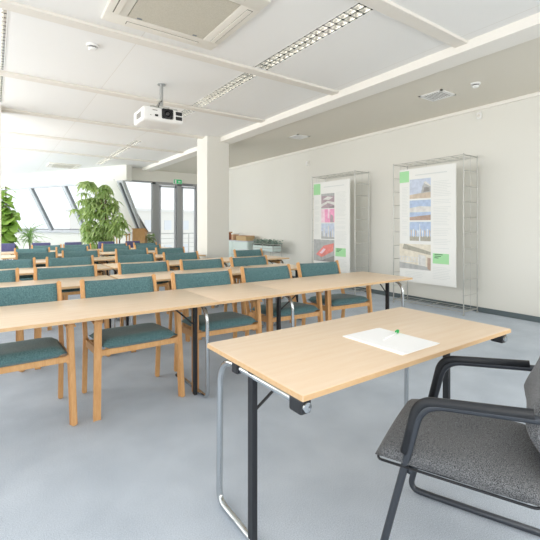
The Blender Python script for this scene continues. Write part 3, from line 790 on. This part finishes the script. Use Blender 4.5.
t = empty('motion_sensor', (WX, 2.99, 2.92), 0, 'small white motion sensor high on the right wall', 'sensor')
m_ = MB(); m_.box(-.045, 0, -.035, .035, -.05, .05, bev=.012, seg=3); m_.build('housing', M['white'], t, smooth=True)
m_ = MB(); m_.lathe([(0, -.058), (.018, -.054), (.024, -.045)], (0, 0, -.01), 16, 'x'); m_.build('lens', M['batten'], t, smooth=True)
# tiny distant sensor at the far end of the right wall
t = empty('wall_bracket_sensor', (WX, 6.9, 2.72), 0, 'tiny white sensor on the right wall beyond the farther poster rack', 'sensor')
m_ = MB(); m_.box(-.05, 0, -.03, .03, -.05, .05, bev=.01); m_.build('housing', M['white'], t, smooth=True)

# ------------------------------------------------------------------ plants
def leaf(mb, p, d, L, W, droop=.35, fold=.15, seg=4, pw=.8):
    d = Vector(d).normalized(); up = Vector((0, 0, 1))
    side = d.cross(up)
    if side.length < .05: side = Vector((1, 0, 0))
    side.normalize(); side.rotate(Matrix.Rotation(random.uniform(-.6, .6), 3, d)); nrm = side.cross(d)
    l_, c_, r_ = [], [], []
    for i in range(seg+1):
        t = i/seg; w_ = W*(math.sin(PI*min(1, t*.94+.03))**pw)*.5
        q = Vector(p)+d*L*t-up*L*droop*t*t
        c_.append(mb.bm.verts.new(q-nrm*fold*w_)); l_.append(mb.bm.verts.new(q+side*w_)); r_.append(mb.bm.verts.new(q-side*w_))
    for i in range(seg):
        mb._face([l_[i], c_[i], c_[i+1], l_[i+1]]); mb._face([c_[i], r_[i], r_[i+1], c_[i+1]])
def pot(t, r, h, z=0, m='pot'):
    q = MB(); q.lathe([(r*.75, z), (r, z+h), (r*.92, z+h), (r*.90, z+h-.03)], n=24); q.build('pot', M[m], t, smooth=True)
    q = MB(); q.lathe([(r*.90, z+h-.045), (r*.90, z+h-.03)], n=20); q.build('soil', M['soil'], t)

random.seed(21)
# the camera's left-right direction at this distance, used only to shape the crown's width profile naturally
t = empty('bushy_indoor_tree', (2.53, 11.80, 0), 0, 'large bushy indoor tree with drooping leaves under the sloping windows', 'potted plant')
pot(t, .26, .42)
trk = MB(); fol = MB()
for s_ in range(4):
    a = s_*1.7; trk.tube([(.05*math.cos(a), .05*math.sin(a), .38), (.12*math.cos(a), .12*math.sin(a), 1.1), (.05*math.cos(a+1), .1*math.sin(a), 1.8), (.1*math.cos(a), .08*math.sin(a), 2.25)], .018, 7, .2)
trk.build('trunk', M['bark'], t, smooth='all')
# crown: whorls of leaflets hanging from random twig ends inside an uneven lobed volume
lobes = [((-.02, 0, 1.50), (.54, .5, .62)), ((-.30, -.1, 2.0), (.34, .32, .40)), ((.14, 0, 2.0), (.32, .34, .36)), ((-.30, -.1, 2.60), (.22, .22, .12)), ((.08, 0, 2.42), (.22, .24, .16)),
         ((.60, -.3, 1.4), (.16, .2, .36)), ((-.05, 0, 1.05), (.40, .38, .35))]
rr = Vector((.8184, -.5747, 0)); ff = Vector((.5747, .8184, 0))
for (c, rad), n in zip(lobes, (74, 30, 30, 16, 16, 20, 36)):
    for _ in range(n):
        while True:
            q = Vector((random.uniform(-1, 1), random.uniform(-1, 1), random.uniform(-1, 1)))
            if .2 < q.length < 1: break
        p = rr*(c[0]*1.15-.08+q.x*rad[0]*1.15)+ff*(c[1]+q.y*rad[1]*.9-.05)+Vector((0, 0, c[2]+q.z*rad[2]))
        k = random.randint(6, 9); a0 = random.uniform(0, 6.3)
        for j in range(k):
            a = a0+2*PI*j/k
            leaf(fol, p, (math.cos(a), math.sin(a), random.uniform(-.5, .1)), random.uniform(.15, .24), random.uniform(.05, .075), droop=random.uniform(.5, .95))
fol.build('foliage', M['leaf'], t); t.scale = (.925, .925, .955)

t = empty('round_leaved_plant', (.30, 14.6, 0), 0, 'tall plant with big round leaves at the left photo edge by the windows', 'potted plant')
pot(t, .25, .45); trk = MB(); fol = MB()
for s_, (dx, dy, hh) in enumerate(((-.18, 0, 2.0), (.0, -.05, 2.5), (.16, -.1, 1.7), (-.08, .1, 2.2), (-.1, -.1, 1.6))):
    trk.tube([(0, 0, .4), (dx*.6, dy*.6, 1.1), (dx, dy, hh)], .014, 7, .2)
    for j in range(28):
        z = .75+(hh-.75)*j/27; e = (z-.4)/(hh-.4); a = j*2.4+s_
        leaf(fol, (dx*e, dy*e, z), (math.cos(a), math.sin(a), random.uniform(-.5, .6)), random.uniform(.26, .34), random.uniform(.26, .34), droop=.6, fold=.1, seg=6, pw=.5)
trk.build('stem', M['bark'], t, smooth='all'); fol.build('foliage', M['leaf2'], t)

t = empty('spiky_plant', (.95, 14.9, 0), 0, 'pale spiky plant with thin arching leaves beside the round-leaved plant', 'potted plant')
pot(t, .2, .45); fol = MB()
for j in range(130):
    a = random.uniform(0, 6.3); el = random.uniform(.3, 1.4); z = random.uniform(.6, 1.1)
    leaf(fol, (0, 0, z), (math.cos(a)*math.cos(el), math.sin(a)*math.cos(el), math.sin(el)), random.uniform(.4, .75), .03, droop=random.uniform(.3, .9), seg=6)
st = MB(); st.tube([(0, 0, .4), (0, 0, .9)], .02, 8); st.build('stem', M['bark'], t, smooth='all'); fol.build('foliage', M['leaf3'], t)

t = empty('small_potted_plant', (3.93, 11.9, 0), 0, 'small leafy plant in a tall pot in front of the terrace door', 'potted plant')
pot(t, .15, .68); fol = MB(); st = MB()
for j in range(9):
    a = random.uniform(0, 6.3); st.tube([(0, 0, .64), (.1*math.cos(a), .1*math.sin(a), .9)], .004, 5)
for j in range(60):
    a = random.uniform(0, 6.3); z = random.uniform(.72, 1.02)
    leaf(fol, (random.uniform(-.06, .06), random.uniform(-.06, .06), z), (math.cos(a), math.sin(a), random.uniform(-.1, .8)), random.uniform(.10, .18), .06, droop=.5)
st.build('stem', M['bark'], t); fol.build('foliage', M['leaf3'], t)

# ------------------------------------------------------------------ back-left furniture
t = empty('lectern', (3.56, 11.95, 0), R(-32), 'pale wooden lectern standing by the right-hand sloping window', 'lectern')
m_ = MB(); m_.box(-.17, .17, -.02, .02, .05, 1.20, bev=.004); m_.build('front_panel', M['beech'], t)
for s_ in (-1, 1):
    m_ = MB(); m_.box(s_*.17-.012, s_*.17+.012, -.01, .30, .05, 1.14, bev=.003); m_.build('side_panel', M['beech'], t)
m_ = MB(); m_.prism([(-.2, -.03, 1.19), (-.2, .36, 1.07), (-.2, .36, 1.09), (-.2, -.03, 1.21)], (.4, 0, 0)); m_.build('top', M['beech'], t)
m_ = MB(); m_.box(-.2, .2, -.05, .34, 0, .05, bev=.004); m_.build('base', M['beech'], t)
t = empty('coat_stand', (3.02, 12.0, 0), 0, 'thin dark wooden coat stand between the bushy tree and the lectern', 'coat stand')
m_ = MB(); m_.tube([(0, 0, .03), (0, 0, 1.58)], .019, 10); m_.lathe([(.0, 1.60), (.026, 1.59), (.02, 1.57)], n=12); m_.build('pole', M['pole'], t, smooth=True)
m_ = MB(); m_.lathe([(.17, 0), (.17, .02), (.03, .045)], n=24); m_.build('base', M['pole'], t, smooth=True)
for a in (.5, 2.6, 4.7):
    m_ = MB(); m_.tube([(0, 0, 1.48), (.07*math.cos(a), .07*math.sin(a), 1.50), (.10*math.cos(a), .10*math.sin(a), 1.56)], .007, 8, .02); m_.build('hook', M['pole'], t, smooth='all')
t = empty('wooden_side_table', (3.24, 12.62, 0), R(-30), 'small wooden side table behind the violet chairs near the lectern', 'table')
m_ = MB(); m_.box(-.22, .22, -.18, .18, 1.0, 1.035, bev=.004); m_.build('tabletop', M['beech'], t)
for sx in (-1, 1):
    for sy in (-1, 1):
        m_ = MB(); m_.box(sx*.19-.015, sx*.19+.015, sy*.15-.015, sy*.15+.015, 0, 1.0); m_.build('leg', M['beech'], t)

# ------------------------------------------------------------------ cabinet and things along the right wall
t = empty('low_cabinet', (5.64, 9.45, 0), 0, 'low pale mint cabinet against the right wall behind the column', 'cabinet')
m_ = MB(); m_.box(-.24, .24, -.75, .75, .06, .86, bev=.006); bd = m_.build('body', M['mint'], t)
m_ = MB(); m_.box(-.22, .22, -.72, .72, 0, .06); m_.build('plinth', M['base'], t)
m_ = MB(); m_.box(-.255, .255, -.765, .765, .86, .885, bev=.004); m_.build('top', M['wframe'], t)
for s_ in (-1, 1):
    m_ = MB(); m_.box(-.256, -.24, s_*.37-.36, s_*.37+.36, .08, .84, bev=.004); dr = m_.build('door', M['mint'], t)
    m_ = MB(); m_.tube([(-.256, s_*.05, .5), (-.28, s_*.05, .5), (-.28, s_*.05, .62), (-.256, s_*.05, .62)], .005, 8, .01); m_.build('handle', M['satin'], dr)
def box_thing(name, loc, sx, sy, sz, m, label, cat, lid=None, group=None):
    t = empty(name, loc, R(random.uniform(-8, 8)), label, cat, group)
    m_ = MB(); m_.box(-sx/2, sx/2, -sy/2, sy/2, 0, sz, bev=.006); m_.build('body', M[m], t)
    if lid:
        m_ = MB(); m_.box(-sx/2-.006, sx/2+.006, -sy/2-.006, sy/2+.006, sz, sz+.03, bev=.004); m_.build('lid', M[lid], t)
box_thing('storage_box', (5.56, 9.98, .885), .16, .10, .20, 'brown', 'small brown box on the cabinet beside the column', 'box', 'orange')
box_thing('storage_box', (5.60, 9.70, .885), .18, .12, .16, 'orange', 'small tan box on the cabinet, right of the brown box', 'box', 'white')
t = empty('woven_basket', (5.60, 9.15, .885), 0, 'long woven tan basket on the low mint cabinet', 'basket')
m_ = MB(); m_.box(-.12, .12, -.26, .26, 0, .012)
for a_ in ((-.13, -.115, -.28, .28), (.115, .13, -.28, .28), (-.13, .13, -.28, -.265), (-.13, .13, .265, .28)): m_.box(*a_, 0, .12, bev=.004)
m_.build('wall', M['basket'], t)
m_ = MB(); m_.tube([(-.125, -.275, .125), (.125, -.275, .125), (.125, .275, .125), (-.125, .275, .125), (-.125, -.275, .125)], .010, 8, .02); m_.build('rim', M['orange'], t, smooth='all')
# wire planter on a stand
t = empty('wire_planter', (5.55, 8.05, 0), 0, 'wire-framed planter with grey-green plants at the right wall', 'planter')
m_ = MB()
for z, e in ((.64, -.03), (.74, 0), (.84, .0)): m_.tube([(-.16-e, -.5-e, z), (.16+e, -.5-e, z), (.16+e, .5+e, z), (-.16-e, .5+e, z), (-.16-e, -.5-e, z)], .006, 6, .10)
for y in (-.45, 0, .45):
    for x in (-.13, .13): m_.tube([(x, y, 0), (x, y, .84)], .007, 6)
m_.build('frame', M['wire'], t, smooth='all')
m_ = MB(); m_.box(-.13, .13, -.45, .45, .66, .80, bev=.03, seg=3); m_.build('trough', M['mint'], t)
m_ = MB(); m_.box(-.11, .11, -.43, .43, .80, .81); m_.build('soil', M['soil'], t)
fol = MB()
for j in range(420):
    a = random.uniform(0, 6.3); y = random.uniform(-.5, .5)
    leaf(fol, (random.uniform(-.12, .12), y, random.uniform(.80, .93)), (math.cos(a), math.sin(a), random.uniform(.1, 1.4)), random.uniform(.07, .13), .03, droop=.5, seg=3)
fol.build('foliage', M['leaf4'], t)
t = empty('planter_shelf', (5.55, 8.6, 0)); bpy.data.objects.remove(t)

# ------------------------------------------------------------------ light
def area(name, loc, rot, sx, sy, power, c=(1, 1, 1)):
    l_ = bpy.data.lights.new(name, 'AREA'); l_.shape = 'RECTANGLE'; l_.size = sx; l_.size_y = sy; l_.energy = power; l_.color = c
    o = bpy.data.objects.new(name, l_); col.objects.link(o); o.location = loc; o.rotation_euler = rot; return o
for i, y in enumerate((-1.0, 1.85, 4.85, 7.85, 10.85, 13.85, 16.85)):
    area('daylight_left', (LX-.25, y, 1.78), (0, R(-90), 0), 1.95, 2.6, (20, 26, 48, 112, 112, 78, 50)[i], ((1, .975, .94), (1, .975, .94), (1, .985, .96), (1, .99, .98), (1, 1, 1), (1, 1, 1), (1, 1, 1))[i])
for i, x in enumerate((-.7, 1.9, 4.5)):
    area('fill_back', (x, BY-.25, 1.78), (R(90), 0, 0), 2.2, 1.95, 40, (1, .97, .93))  # fill lamps added outside the rear openings to brighten surfaces facing the camera
wd = bpy.data.worlds.new('world'); sc.world = wd; wd.use_nodes = True
bg = wd.node_tree.nodes['Background']; bg.inputs[0].default_value = (.96, .98, 1, 1); bg.inputs[1].default_value = 1.4

# ------------------------------------------------------------------ camera
cam = bpy.data.cameras.new('camera'); co = bpy.data.objects.new('camera', cam); col.objects.link(co); sc.camera = co
cam.sensor_width = 36; cam.lens = 393/540*36
cam.shift_y = -44/540; cam.clip_start = .05
co.location = (0, 0, CAMZ); co.rotation_euler = (R(90), 0, -math.atan2(.5747, .8184))

sc.view_settings.view_transform = 'Standard'; sc.view_settings.look = 'None'; sc.view_settings.gamma = 1
sc.view_settings.use_curve_mapping = False; sc.view_settings.exposure = -0.05
try:
    sc.cycles.use_denoising = True; sc.cycles.max_bounces = 10; sc.cycles.diffuse_bounces = 6; sc.cycles.sample_clamp_indirect = 6; sc.cycles.transparent_max_bounces = 12
except Exception: pass
